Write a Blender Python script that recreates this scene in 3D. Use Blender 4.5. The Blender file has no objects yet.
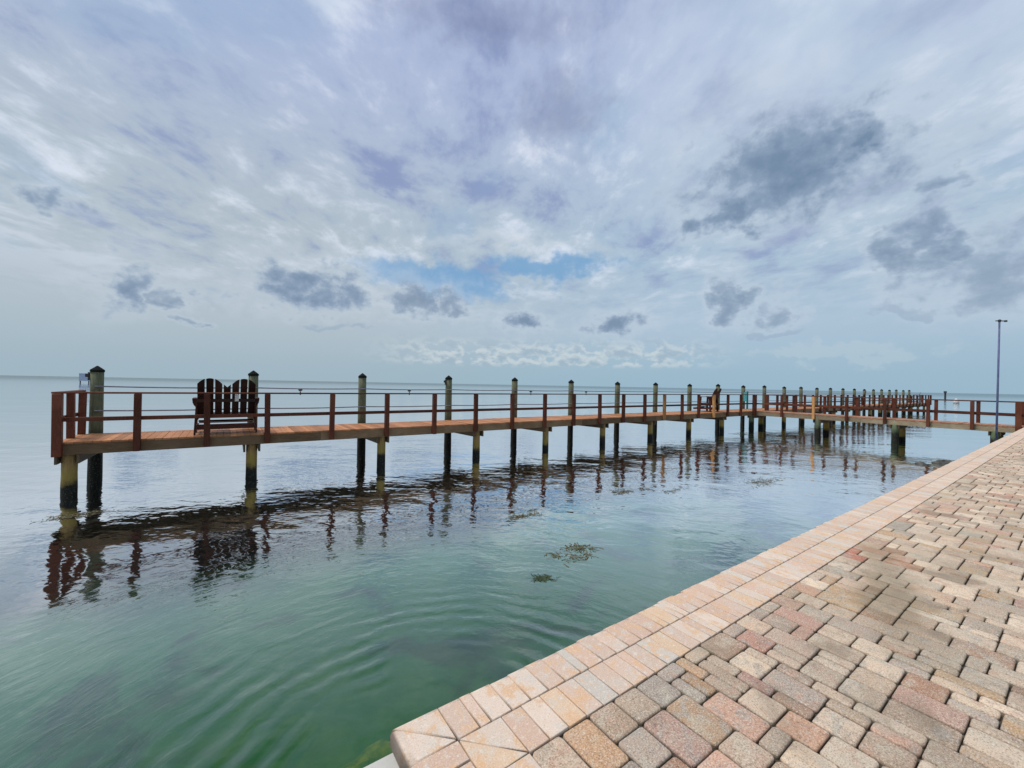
import bpy, math, random
from mathutils import Vector, Matrix
R = math.radians
random.seed(7)
scene = bpy.context.scene
COL = scene.collection

# ------------------------------------------------------------------ camera
EYE = 1.4
YAW = R(55.0); ROLL = math.atan(0.0188); PITCH = math.atan(0.8 / 405)
fw0 = Vector((math.cos(YAW), math.sin(YAW), 0)); up0 = Vector((0, 0, 1))
rt0 = fw0.cross(up0)
fw = (fw0 * math.cos(PITCH) + up0 * math.sin(PITCH)).normalized()
up1 = rt0.cross(fw)
rt = rt0 * math.cos(ROLL) + up1 * math.sin(ROLL)
up = up1 * math.cos(ROLL) - rt0 * math.sin(ROLL)
cam_data = bpy.data.cameras.new('camera')
cam = bpy.data.objects.new('camera', cam_data); COL.objects.link(cam)
cam_data.sensor_width = 36.0
cam_data.lens = 36.0 * 405 / 1024
cam_data.clip_start = 0.05; cam_data.clip_end = 90000
m = Matrix((rt, up, -fw)).transposed().to_4x4(); m.translation = (0, 0, EYE)
cam.matrix_world = m
scene.camera = cam

# ------------------------------------------------------------------ light, exposure
SUN_EL, SUN_AZ = R(64), R(145)          # direction towards the sun, azimuth from +X towards +Y
sd = bpy.data.lights.new('sun', 'SUN'); sd.energy = 1.6; sd.angle = R(18); sd.color = (1.0, .96, .9)
so = bpy.data.objects.new('sun', sd); COL.objects.link(so)
sdir = Vector((math.cos(SUN_EL) * math.cos(SUN_AZ), math.cos(SUN_EL) * math.sin(SUN_AZ), math.sin(SUN_EL)))
so.rotation_euler = (-sdir).to_track_quat('-Z', 'Y').to_euler()
scene.view_settings.view_transform = 'Standard'
scene.view_settings.look = 'None'
scene.view_settings.gamma = 1.0
scene.view_settings.use_curve_mapping = False
EXPO = 1.05
scene.view_settings.exposure = EXPO

# ------------------------------------------------------------------ node helper
class N:
    def __init__(s, tree): s.t = tree; s.L = tree.links
    def n(s, typ, **kw):
        nd = s.t.nodes.new(typ)
        for k, v in kw.items(): setattr(nd, k, v)
        return nd
    def set(s, sock, v):
        if isinstance(v, bpy.types.NodeSocket): s.L.new(v, sock)
        elif v is not None:
            if hasattr(sock, 'default_value'):
                try: sock.default_value = v
                except Exception: sock.default_value = (*v, 1.0)
    def math(s, op, a, b=None, c=None, clamp=False):
        nd = s.n('ShaderNodeMath', operation=op, use_clamp=clamp)
        for i, v in enumerate((a, b, c)):
            if v is not None: s.set(nd.inputs[i], v)
        return nd.outputs[0]
    def vm(s, op, a, b=None, out=0):
        nd = s.n('ShaderNodeVectorMath', operation=op)
        s.set(nd.inputs[0], a)
        if b is not None: s.set(nd.inputs[1], b)
        return nd.outputs[out]
    def mix(s, f, a, b, blend='MIX'):
        nd = s.n('ShaderNodeMix', data_type='RGBA', blend_type=blend)
        s.set(nd.inputs[0], f); s.set(nd.inputs[6], a); s.set(nd.inputs[7], b)
        return nd.outputs[2]
    def ramp(s, v, lo, hi, a=0.0, b=1.0, smooth=True):
        nd = s.n('ShaderNodeMapRange', interpolation_type='SMOOTHSTEP' if smooth else 'LINEAR')
        s.set(nd.inputs[0], v)
        for i, q in enumerate((lo, hi, a, b)): s.set(nd.inputs[i + 1], q)
        return nd.outputs[0]
    def noise(s, vec, scale, detail=4, rough=.55, dist=0.0, out=0):
        nd = s.n('ShaderNodeTexNoise')
        s.set(nd.inputs['Vector'], vec); s.set(nd.inputs['Scale'], scale)
        nd.inputs['Detail'].default_value = detail; nd.inputs['Roughness'].default_value = rough
        nd.inputs['Distortion'].default_value = dist
        return nd.outputs[out]
    def sep(s, v):
        nd = s.n('ShaderNodeSeparateXYZ'); s.set(nd.inputs[0], v); return nd.outputs
    def comb(s, x, y, z):
        nd = s.n('ShaderNodeCombineXYZ')
        for i, v in enumerate((x, y, z)): s.set(nd.inputs[i], v)
        return nd.outputs[0]

# ------------------------------------------------------------------ world: Nishita sky with procedural cloud layers by direction
world = bpy.data.worlds.new('World'); scene.world = world; world.use_nodes = True
wt = world.node_tree; wt.nodes.clear(); w = N(wt)
STR = 0.1
K = 1.0 / (STR * 2 ** EXPO)
def srgb(r, g, b):
    f = lambda c: c / 12.92 if c <= .04045 else ((c + .055) / 1.055) ** 2.4
    return tuple(f(c / 255) for c in (r, g, b))
def skyc(r, g, b):
    return tuple(c * K for c in srgb(r, g, b))
sky = w.n('ShaderNodeTexSky', sky_type='NISHITA', sun_disc=False)
sky.sun_elevation = SUN_EL; sky.sun_rotation = R(90) - SUN_AZ
d = w.n('ShaderNodeTexCoord').outputs['Generated']
dx, dy, dz = w.sep(d)
az = w.math('ARCTAN2', dy, dx)
el = w.math('ARCSINE', dz)
# high veil, projected on a plane overhead
den = w.math('ADD', w.math('MAXIMUM', dz, 0.0), 0.10)
fx, fy = math.cos(R(57)), math.sin(R(57))
pa = w.math('DIVIDE', w.math('ADD', w.math('MULTIPLY', dx, fx), w.math('MULTIPLY', dy, fy)), den)
pb = w.math('DIVIDE', w.math('SUBTRACT', w.math('MULTIPLY', dy, fx), w.math('MULTIPLY', dx, fy)), den)
pl = w.comb(w.math('MULTIPLY', pa, .8), pb, 3.7)
warp = w.noise(pl, .8, 3, .5, out=1)
plw = w.vm('ADD', pl, w.vm('SCALE', warp, None))
nd = plw.node; sc = nd.inputs[1].links[0].from_node; sc.inputs[3].default_value = .55
n_big = w.noise(plw, .9, 5, .55)
n_str = w.noise(w.vm('ADD', w.comb(w.math('MULTIPLY', pa, .8), w.math('MULTIPLY', pb, 1.5), 1.3), plw), 1.1, 8, .62, .3)
n_fine = w.noise(plw, 4.5, 6, .62)
veil = w.mix(w.ramp(el, .0, .15), w.mix(w.ramp(az, .5, 1.5), skyc(154, 184, 202), skyc(160, 182, 194)), w.mix(w.ramp(az, .5, 1.5), skyc(172, 194, 213), skyc(178, 192, 203)))
veil = w.mix(w.ramp(el, .28, .7), veil, skyc(173, 187, 218))
hi_fade = w.ramp(el, .10, .34)
s1 = w.math('ADD', w.math('MULTIPLY', n_str, .5), w.math('MULTIPLY', n_big, .5))
s1 = w.math('ADD', w.math('MULTIPLY', s1, .66), w.math('MULTIPLY', n_fine, .34))
veil = w.mix(w.math('MULTIPLY', w.ramp(s1, .495, .60), w.math('MULTIPLY', hi_fade, .85)), veil, skyc(222, 230, 244))
veil = w.mix(w.math('MULTIPLY', w.ramp(s1, .50, .39), w.math('MULTIPLY', hi_fade, .85)), veil, skyc(134, 150, 192))
# brighter thin cloud over the right of the view
rightness = w.ramp(az, .95, .25)
veil = w.mix(w.math('MULTIPLY', w.math('MULTIPLY', rightness, w.ramp(el, .33, .62)), w.ramp(n_big, .36, .60, .2, .8)), veil, skyc(212, 226, 238))
# teal-blue thin gaps where the clear sky shows
nish = w.mix(1.0, sky.outputs[0], (0.62, .72, .86, 1), 'MULTIPLY')
gap_n = w.noise(plw, 1.7, 4, .5)
veil = w.mix(w.math('MULTIPLY', w.ramp(gap_n, .54, .68), w.math('MULTIPLY', hi_fade, .35)), veil, skyc(140, 172, 205))
# puff noise in angular space
ang = w.comb(az, w.math('MULTIPLY', el, 1.25), 0.0)
pn1 = w.noise(ang, 17, 7, .58, .2)
pn2 = w.noise(ang, 46, 6, .62)
pn = w.math('ADD', w.math('MULTIPLY', pn1, .78), w.math('MULTIPLY', pn2, .22))
wz = w.noise(ang, 11, 4, .6, out=1)
wx_, wy_, _z = w.sep(wz)
azw = w.math('ADD', az, w.math('MULTIPLY', w.math('SUBTRACT', wx_, .5), .23))
elw = w.math('ADD', el, w.math('MULTIPLY', w.math('SUBTRACT', wy_, .5), .12))
def ell(a0, e0, ra, re, k=2.6, lo=-.05, hi=.55, raw=False, flat=False):
    qx = w.math('MULTIPLY', w.math('SUBTRACT', azw, a0), 1 / ra)
    qy = w.math('MULTIPLY', w.math('SUBTRACT', elw, e0), 1 / re)
    if flat: qy = w.math('MULTIPLY', qy, w.math('ADD', 1.0, w.math('MULTIPLY', w.math('LESS_THAN', qy, 0.0), .45)))
    r = w.math('SQRT', w.math('ADD', w.math('MULTIPLY', qx, qx), w.math('MULTIPLY', qy, qy)))
    v = w.math('SUBTRACT', 1.0, r)
    v = w.math('ADD', v, w.math('MULTIPLY', w.math('SUBTRACT', pn, .5), k))
    return v if raw else w.ramp(v, lo, hi)
# the blue hole
hole = w.math('MAXIMUM', ell(1.14, .25, .21, .048, 1.9, -.15, .6), ell(.88, .283, .20, .038, 1.9, -.15, .6))
col = w.mix(w.math('MULTIPLY', hole, .85), veil, w.mix(.9, nish, skyc(116, 163, 203)))
# pale rim of cloud above the hole
rim = ell(.98, .335, .32, .024, 1.5, -.1, .9)
col = w.mix(w.math('MULTIPLY', rim, .4), col, skyc(205, 214, 222))
# far line of white cumulus low over the horizon
cn = w.noise(w.comb(az, w.math('MULTIPLY', el, 1.7), 5.0), 24, 6, .55, .2)
band = w.math('MULTIPLY', w.math('MULTIPLY', w.ramp(el, .040, .055), w.ramp(el, .125, .08)), w.math('MULTIPLY', w.ramp(az, 1.36, 1.1), w.ramp(az, .42, .62)))
cu = w.math('MULTIPLY', band, w.ramp(cn, .40, .52))
cu_c = w.mix(w.ramp(w.noise(w.comb(az, w.math('MULTIPLY', w.math('ADD', el, .006), 1.7), 5.0), 24, 6, .55, .2), .46, .64), skyc(212, 220, 222), skyc(160, 180, 195))
col = w.mix(w.math('MULTIPLY', cu, .6), col, cu_c)
cu2 = ell(.30, .07, .20, .020, 2.4, .05, .5)
col = w.mix(w.math('MULTIPLY', cu2, .35), col, skyc(190, 206, 216))
PUFFS = [(1.825,.275,.035,.021,.80),(1.716,.153,.045,.053,.90),(1.655,.148,.020,.022,.70),(1.422,.194,.115,.051,.95),
 (1.384,.115,.057,.013,.50),(1.233,.183,.073,.037,.75),(1.192,.192,.056,.042,.80),(1.096,.188,.048,.033,.75),
 (.933,.145,.049,.027,.90),(.718,.140,.060,.031,.90),(.475,.179,.035,.059,.75),(.378,.159,.034,.036,.60),
 (.377,.117,.045,.010,.50),(.365,.410,.180,.105,1.0),(.475,.355,.085,.050,.95),(.275,.435,.070,.065,.90),
 (.146,.343,.044,.018,.65),(.177,.252,.040,.066,.80),(.094,.188,.085,.075,.62),(.191,.145,.041,.014,.50),
 (1.618,.109,.019,.010,.60)]
acc = None; V = None
for a0, e0, ra, re, o in PUFFS:
    v_ = ell(a0, e0, ra * 1.18, re * 1.15, 2.9 if ra < .15 else 2.0, raw=True, flat=True)
    mk = w.math('MULTIPLY', w.ramp(v_, -.08, .58), o)
    acc = mk if acc is None else w.math('MAXIMUM', acc, mk)
    if o > .55: V = v_ if V is None else w.math('MAXIMUM', V, v_)
halo = w.math('MULTIPLY', w.ramp(V, -.9, .15), w.ramp(el, .06, .16, .08, .32))
col = w.mix(halo, col, skyc(204, 215, 226))
puff_c = w.mix(w.ramp(V, .15, 1.1), skyc(146, 166, 190), skyc(106, 131, 160))
col = w.mix(w.math('MULTIPLY', acc, .9), col, puff_c)
soft = w.math('MAXIMUM', ell(.855, .598, .145, .09, 1.6, -.2, 1.0), ell(1.05, .74, .36, .06, 1.6, -.2, 1.0))
col = w.mix(w.math('MULTIPLY', soft, .5), col, skyc(126, 136, 170))
bg = w.n('ShaderNodeBackground'); w.set(bg.inputs[0], col); bg.inputs[1].default_value = STR
wo = w.n('ShaderNodeOutputWorld'); wt.links.new(bg.outputs[0], wo.inputs[0])
world.cycles.sampling_method = 'MANUAL'; world.cycles.sample_map_resolution = 512

# ------------------------------------------------------------------ materials
def mat(name):
    mm = bpy.data.materials.new(name); mm.use_nodes = True
    t = mm.node_tree; t.nodes.clear(); k = N(t)
    out = k.n('ShaderNodeOutputMaterial')
    return mm, k, out
def principled(k, out, color, rough=.7, bump=None, bump_d=.01, bump_s=.6, spec=.4, metal=0.0):
    p = k.n('ShaderNodeBsdfPrincipled')
    k.set(p.inputs['Base Color'], color); k.set(p.inputs['Roughness'], rough)
    p.inputs['Specular IOR Level'].default_value = spec; p.inputs['Metallic'].default_value = metal
    if bump is not None:
        b = k.n('ShaderNodeBump'); b.inputs['Strength'].default_value = bump_s; b.inputs['Distance'].default_value = bump_d
        k.set(b.inputs['Height'], bump); k.L.new(b.outputs[0], p.inputs['Normal'])
    k.L.new(p.outputs[0], out.inputs[0]); return p
def pos(k): return k.n('ShaderNodeNewGeometry').outputs['Position']
def island(k): return k.n('ShaderNodeNewGeometry').outputs['Random Per Island']
def wood(name, c1, c2, c3, stretch=(1, 1, 1), rough=.65, isl=.35):
    mm, k, out = mat(name)
    oi = k.n('ShaderNodeObjectInfo').outputs['Random']
    p = k.vm('ADD', pos(k), k.comb(k.math('MULTIPLY', oi, 37.0), 0.0, 0.0))
    g = k.noise(k.vm('MULTIPLY', p, stretch), 9, 6, .62, .4)
    b = k.noise(pos(k), 1.7, 3, .5)
    c = k.mix(k.ramp(g, .3, .7), (*c1, 1), (*c2, 1))
    c = k.mix(k.ramp(b, .45, .72, 0, .6), c, (*c3, 1))
    r = k.ramp(k.math('FRACT', k.math('ADD', island(k), oi)), 0, 1, 1 - isl, 1 + isl, False)
    c = k.mix(1.0, c, k.comb(r, r, r), 'MULTIPLY')
    principled(k, out, c, rough, g, .004, .5, spec=.18)
    return mm
M = {}
M['rail_wood'] = wood('rail_wood', (.105, .030, .015), (.06, .017, .009), (.14, .048, .026), (6, 6, .8))
M['new_wood'] = wood('new_wood', (.46, .24, .09), (.36, .17, .06), (.40, .22, .10), (6, 6, .8))
M['deck_wood'] = wood('deck_wood', (.40, .175, .075), (.28, .115, .05), (.36, .19, .10), (5, .7, 5), .6, .28)
M['fascia_wood'] = wood('fascia_wood', (.19, .12, .063), (.12, .075, .042), (.22, .15, .09), (.6, 4, 6), .75)
M['beam_wood'] = wood('beam_wood', (.12, .085, .05), (.07, .05, .03), (.10, .08, .05), (4, .7, 6), .8)
M['chair_wood'] = wood('chair_wood', (.034, .013, .009), (.018, .008, .006), (.05, .020, .013), (5, 5, .8), .5)
M['chair_red'] = wood('chair_red', (.075, .022, .015), (.045, .014, .010), (.09, .03, .02), (2, 5, 5), .6)

def pile_mat(name, top1, top2, tide0, tide1, wet=(.010, .011, .009), band=(.22, .17, .035)):
    mm, k, out = mat(name)
    oi = k.n('ShaderNodeObjectInfo').outputs['Random']
    P = pos(k); x, y, z = k.sep(P)
    g = k.noise(k.vm('MULTIPLY', P, (7, 7, .9)), 5, 6, .6, .5)
    b = k.noise(P, 5, 5, .6)
    c = k.mix(k.ramp(g, .3, .7), (*top1, 1), (*top2, 1))
    zz = k.math('ADD', z, k.math('MULTIPLY', k.math('SUBTRACT', b, .5), .35))
    zz = k.math('ADD', zz, k.math('MULTIPLY', k.math('SUBTRACT', oi, .5), .15))
    c = k.mix(k.math('MULTIPLY', k.ramp(zz, tide1 + .35, tide1 + .05), .75), c, (*band, 1))
    c = k.mix(k.ramp(zz, tide1, tide0), c, (*wet, 1))
    bn = k.noise(P, 42, 4, .7)
    c = k.mix(k.math('MULTIPLY', k.ramp(bn, .56, .66), k.math('MULTIPLY', k.ramp(zz, tide1 + .25, tide1 - .05), .55)), c, (.20, .19, .14, 1))
    principled(k, out, c, .8, k.math('ADD', g, k.math('MULTIPLY', bn, .7)), .014, .8, spec=.2)
    return mm
M['tall_pile'] = pile_mat('tall_pile', (.135, .14, .085), (.075, .085, .05), -.55, -.10, band=(.03, .03, .02))
M['short_pile'] = pile_mat('short_pile', (.30, .20, .08), (.19, .12, .05), -.98, -.78)
M['grey_pile'] = pile_mat('grey_pile', (.24, .24, .17), (.15, .16, .11), -.8, -.5, band=(.10, .14, .07))

def plain(name, c, rough=.6, var=.2, scale=8, metal=0.0, spec=.3):
    mm, k, out = mat(name)
    n = k.noise(pos(k), scale, 5, .6)
    cc = k.mix(k.ramp(n, .3, .7), tuple(q * (1 - var) for q in c) + (1,), tuple(min(1, q * (1 + var)) for q in c) + (1,))
    principled(k, out, cc, rough, n, .003, .3, metal=metal, spec=spec)
    return mm
M['cap'] = plain('cap_black', (.008, .009, .009), .9, spec=.08)
M['rope'] = plain('rope_grey', (.16, .16, .20), .7)
M['dark_metal'] = plain('dark_metal', (.03, .03, .035), .5)
M['bolt'] = plain('bolt_steel', (.4, .4, .4), .4, metal=.6)
M['teal'] = plain('teal_paint', (.10, .52, .52), .5, .1)
M['dark_teal'] = plain('dark_teal_paint', (.015, .14, .12), .5, .1)
M['white'] = plain('white_plastic', (.72, .74, .72), .5, .06)
M['pole_blue'] = plain('pole_blue', (.075, .09, .19), .5)
M['buoy_grey'] = plain('buoy_grey', (.42, .45, .47), .6)
M['marker_blue'] = plain('marker_blue', (.30, .37, .50), .6)
M['sand'] = plain('joint_sand', (.06, .05, .036), .95, .6, 12)
M['rock'] = plain('rock_dark', (.06, .06, .055), .8, .5, 9)
M['algae_rock'] = plain('algae_rock', (.34, .25, .02), .9, .6, 9)
M['weed'] = plain('weed_olive', (.085, .072, .035), .8, .45, 14)
M['weed_dark'] = plain('weed_dark', (.03, .045, .02), .8, .45, 14)

def concrete():
    mm, k, out = mat('concrete')
    P = pos(k)
    a = k.noise(P, 2.2, 6, .6); b = k.noise(P, 60, 3, .6)
    c = k.mix(k.ramp(a, .3, .7), (.50, .49, .46, 1), (.36, .35, .32, 1))
    c = k.mix(k.ramp(b, .55, .75, 0, .4), c, (.2, .19, .17, 1))
    z = k.sep(P)[2]
    zz = k.math('ADD', z, k.math('MULTIPLY', k.math('SUBTRACT', a, .5), .3))
    c = k.mix(k.ramp(zz, -.45, -.85), c, (.05, .05, .035, 1))
    principled(k, out, c, .85, k.math('ADD', a, k.math('MULTIPLY', b, .3)), .006, .5)
    return mm
M['concrete'] = concrete()

def paver_mat(name, coping=False):
    mm, k, out = mat(name)
    P = pos(k)
    at = k.n('ShaderNodeVertexColor', layer_name='tint').outputs[0]
    isl = island(k)
    off = k.vm('ADD', P, k.comb(k.math('MULTIPLY', isl, 91.0), k.math('MULTIPLY', isl, 53.0), 0.0))
    fine = k.noise(P, 150, 4, .8)
    mid = k.noise(off, 38, 5, .65)
    big = k.noise(off, 9, 4, .55, .3)
    huge = k.noise(P, 1.1, 3, .5)
    c = at
    if coping:
        xx, yy, zz = k.sep(P)
        blot = k.noise(k.vm('MULTIPLY', off, (1.5, 1.0, 1)), 8, 7, .68, .2)
        # orange blend in the middle of a brick, greyish white blotches towards its ends
        c = k.mix(k.ramp(blot, .50, .60, 0, .8), c, (.54, .335, .19, 1))
        c = k.mix(k.ramp(k.math('ADD', k.math('MULTIPLY', big, .7), k.math('MULTIPLY', mid, .3)), .50, .62, 0, .55), c, (.47, .435, .385, 1))
        c = k.mix(k.ramp(mid, .54, .70, 0, .5), c, (.66, .59, .51, 1))
        c = k.mix(k.ramp(fine, .46, .36, 0, .5), c, (.70, .62, .54, 1))
        c = k.mix(k.ramp(fine, .55, .66, 0, .55), c, (.20, .17, .15, 1))
    else:
        b2 = k.noise(k.vm('ADD', off, (7.0, 3.0, 0.0)), 15, 5, .6, .2)
        c = k.mix(k.math('MULTIPLY', k.ramp(b2, .48, .62), k.ramp(isl, .35, .8, 0, .6)), c, (.42, .255, .18, 1))
        c = k.mix(k.math('MULTIPLY', k.ramp(b2, .50, .38), k.ramp(isl, .7, .2, 0, .6)), c, (.30, .285, .25, 1))
        c = k.mix(k.ramp(big, .50, .68, 0, .55), c, (.43, .375, .29, 1))
        c = k.mix(k.ramp(big, .44, .30, 0, .45), c, (.22, .17, .13, 1))
        c = k.mix(k.ramp(mid, .56, .76, 0, .55), c, (.54, .48, .39, 1))
        c = k.mix(k.ramp(mid, .42, .26, 0, .5), c, (.16, .12, .10, 1))
        c = k.mix(k.ramp(fine, .53, .64, 0, .75), c, (.64, .58, .50, 1))
        c = k.mix(k.ramp(fine, .47, .36, 0, .8), c, (.09, .07, .055, 1))
        c = k.mix(k.ramp(huge, .5, .7, 0, .30), c, (.26, .25, .18, 1))
        st = k.noise(k.vm('ADD', P, (3.1, 8.2, 0.0)), 1.9, 5, .6, .5)
        c = k.mix(k.ramp(st, .54, .70, 0, .55), c, (.15, .115, .08, 1))
        # the long damp stain across the paving, with its own ragged outline
        sx, sy, _ = k.sep(P)
        al = k.math('ADD', k.math('MULTIPLY', k.math('SUBTRACT', sx, 3.9), .95), k.math('MULTIPLY', k.math('SUBTRACT', sy, .80), .30))
        ac = k.math('SUBTRACT', k.math('MULTIPLY', k.math('SUBTRACT', sy, .80), .95), k.math('MULTIPLY', k.math('SUBTRACT', sx, 3.9), .30))
        q = k.math('SQRT', k.math('ADD', k.math('POWER', k.math('MULTIPLY', al, 1 / 1.1), 2.0), k.math('POWER', k.math('MULTIPLY', ac, 1 / .22), 2.0)))
        q = k.math('ADD', q, k.math('MULTIPLY', k.math('SUBTRACT', st, .5), 2.2))
        c = k.mix(k.ramp(q, 1.1, .3, 0, .55), c, (.15, .11, .06, 1))
    zc = k.sep(P)[2]
    ms = k.noise(P, 5.5, 5, .65)
    jc = k.mix(k.ramp(ms, .56, .66), (.06, .048, .036, 1), (.075, .085, .03, 1))
    jc = k.mix(k.ramp(ms, .44, .34), jc, (.24, .19, .13, 1))
    c = k.mix(k.ramp(zc, -.005, -.018, 0, .8), c, jc)   # soil caught in the joints
    h = k.math('ADD', k.math('MULTIPLY', fine, .5), k.math('ADD', mid, k.math('MULTIPLY', big, .6)))
    principled(k, out, c, .82, h, .006 if not coping else .003, .9, spec=.3)
    return mm
M['paver'] = paver_mat('tumbled_paver')
M['coping'] = paver_mat('coping_brick', True)

WZ = -1.2
def sea_mat():
    mm, k, out = mat('sea_water')
    P = pos(k); x, y, z = k.sep(P)
    dist = k.vm('LENGTH', P, out=1)
    cu, su = math.cos(R(50)), math.sin(R(50))
    a = k.math('ADD', k.math('MULTIPLY', x, cu), k.math('MULTIPLY', y, su))
    b = k.math('SUBTRACT', k.math('MULTIPLY', y, cu), k.math('MULTIPLY', x, su))
    Q = k.comb(a, k.math('MULTIPLY', b, .5), 0.0)
    q1 = k.noise(Q, .55, 2, .5)
    q2 = k.noise(k.comb(a, k.math('MULTIPLY', b, .62), 4.0), 1.9, 3, .5, .4)
    q3 = k.noise(k.comb(a, k.math('MULTIPLY', b, .7), 9.0), 6.5, 2, .5, .3)
    patch = k.noise(k.comb(k.math('MULTIPLY', a, 1.0), k.math('MULTIPLY', b, .35), 2.0), .16, 3, .5)
    amp = k.math('MULTIPLY', k.ramp(patch, .35, .65, .55, 1.25), k.ramp(y, 3.0, 9.0, .6, 1.0))
    h = k.math('ADD', k.math('MULTIPLY', q1, .038), k.math('MULTIPLY', q2, .018))
    h = k.math('ADD', h, k.math('MULTIPLY', q3, .0045))
    h = k.math('MULTIPLY', h, amp)
    # rings spreading from the wall corner
    wob = k.math('MULTIPLY', k.noise(P, 1.1, 3, .5), .42)
    r = k.math('ADD', k.vm('DISTANCE', P, (1.15, 2.3, WZ), out=1), wob)
    ring = k.math('SINE', k.math('MULTIPLY', r, 2 * math.pi / .23))
    env = k.math('MULTIPLY', k.ramp(r, .5, 1.3), k.ramp(r, 3.4, 1.7))
    h = k.math('ADD', h, k.math('MULTIPLY', k.math('MULTIPLY', ring, env), k.math('MULTIPLY', k.ramp(k.noise(P, 1.1, 2, .5), .36, .60), .0042)))
    th = k.math('ARCTAN2', k.math('SUBTRACT', y, 2.3), k.math('SUBTRACT', x, 1.15))
    arcs = k.noise(k.comb(k.math('MULTIPLY', r, 3.4), k.math('MULTIPLY', th, 3.0), 0.0), 1.6, 4, .6, .3)
    h = k.math('ADD', h, k.math('MULTIPLY', k.math('MULTIPLY', arcs, k.math('MULTIPLY', k.ramp(r, 1.0, 2.5), k.ramp(r, 7.0, 3.0))), .0075))
    bp = k.n('ShaderNodeBump'); bp.inputs['Strength'].default_value = 1.0; bp.inputs['Distance'].default_value = 1.0
    k.set(bp.inputs['Height'], h)
    fr = k.n('ShaderNodeFresnel'); fr.inputs[0].default_value = 1.42
    k.L.new(bp.outputs[0], fr.inputs['Normal'])
    gl = k.n('ShaderNodeBsdfGlossy'); gl.inputs['Color'].default_value = (1, 1, 1, 1)
    gl.inputs['Roughness'].default_value = .03
    k.L.new(bp.outputs[0], gl.inputs['Normal'])
    # body colour: green over the shallows by the wall, near black offshore
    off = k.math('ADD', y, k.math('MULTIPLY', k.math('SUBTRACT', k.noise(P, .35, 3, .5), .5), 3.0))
    c = k.mix(k.ramp(off, 2.8, 6.0), (.012, .106, .034, 1), (.044, .160, .072, 1))
    
    mott = k.noise(k.vm('MULTIPLY', P, (1, 1, 1)), .8, 5, .62, .6)
    c = k.mix(k.ramp(mott, .51, .64, 0, .72), c, (.010, .045, .026, 1))
    c = k.mix(k.ramp(mott, .44, .30, 0, .4), c, (.036, .155, .068, 1))
    c = k.mix(k.ramp(off, 5.4, 7.2), c, (.005, .010, .009, 1))  # darkened offshore: paints in the pier's shade and keeps its reflection black
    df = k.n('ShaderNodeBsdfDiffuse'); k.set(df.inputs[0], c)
    tr = k.n('ShaderNodeBsdfTransparent'); tr.inputs[0].default_value = (.72, .78, .36, 1)
    body = k.n('ShaderNodeMixShader'); k.set(body.inputs[0], k.ramp(dist, 2.5, 11.0, .52, .0))
    k.L.new(df.outputs[0], body.inputs[1]); k.L.new(tr.outputs[0], body.inputs[2])
    mx = k.n('ShaderNodeMixShader'); k.set(mx.inputs[0], k.math('MULTIPLY', k.ramp(dist, 70.0, 700.0, 1.0, .70), k.math('MAXIMUM', k.math('MULTIPLY', k.math('POWER', k.ramp(fr.outputs[0], .040, .28, 0, 1, False), .74), .97), .022)))
    k.L.new(body.outputs[0], mx.inputs[1]); k.L.new(gl.outputs[0], mx.inputs[2])
    k.L.new(mx.outputs[0], out.inputs[0])
    return mm
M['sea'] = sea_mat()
M['seabed'] = plain('seabed_sand', (.085, .10, .04), .9, .75, 2.2)

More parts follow.
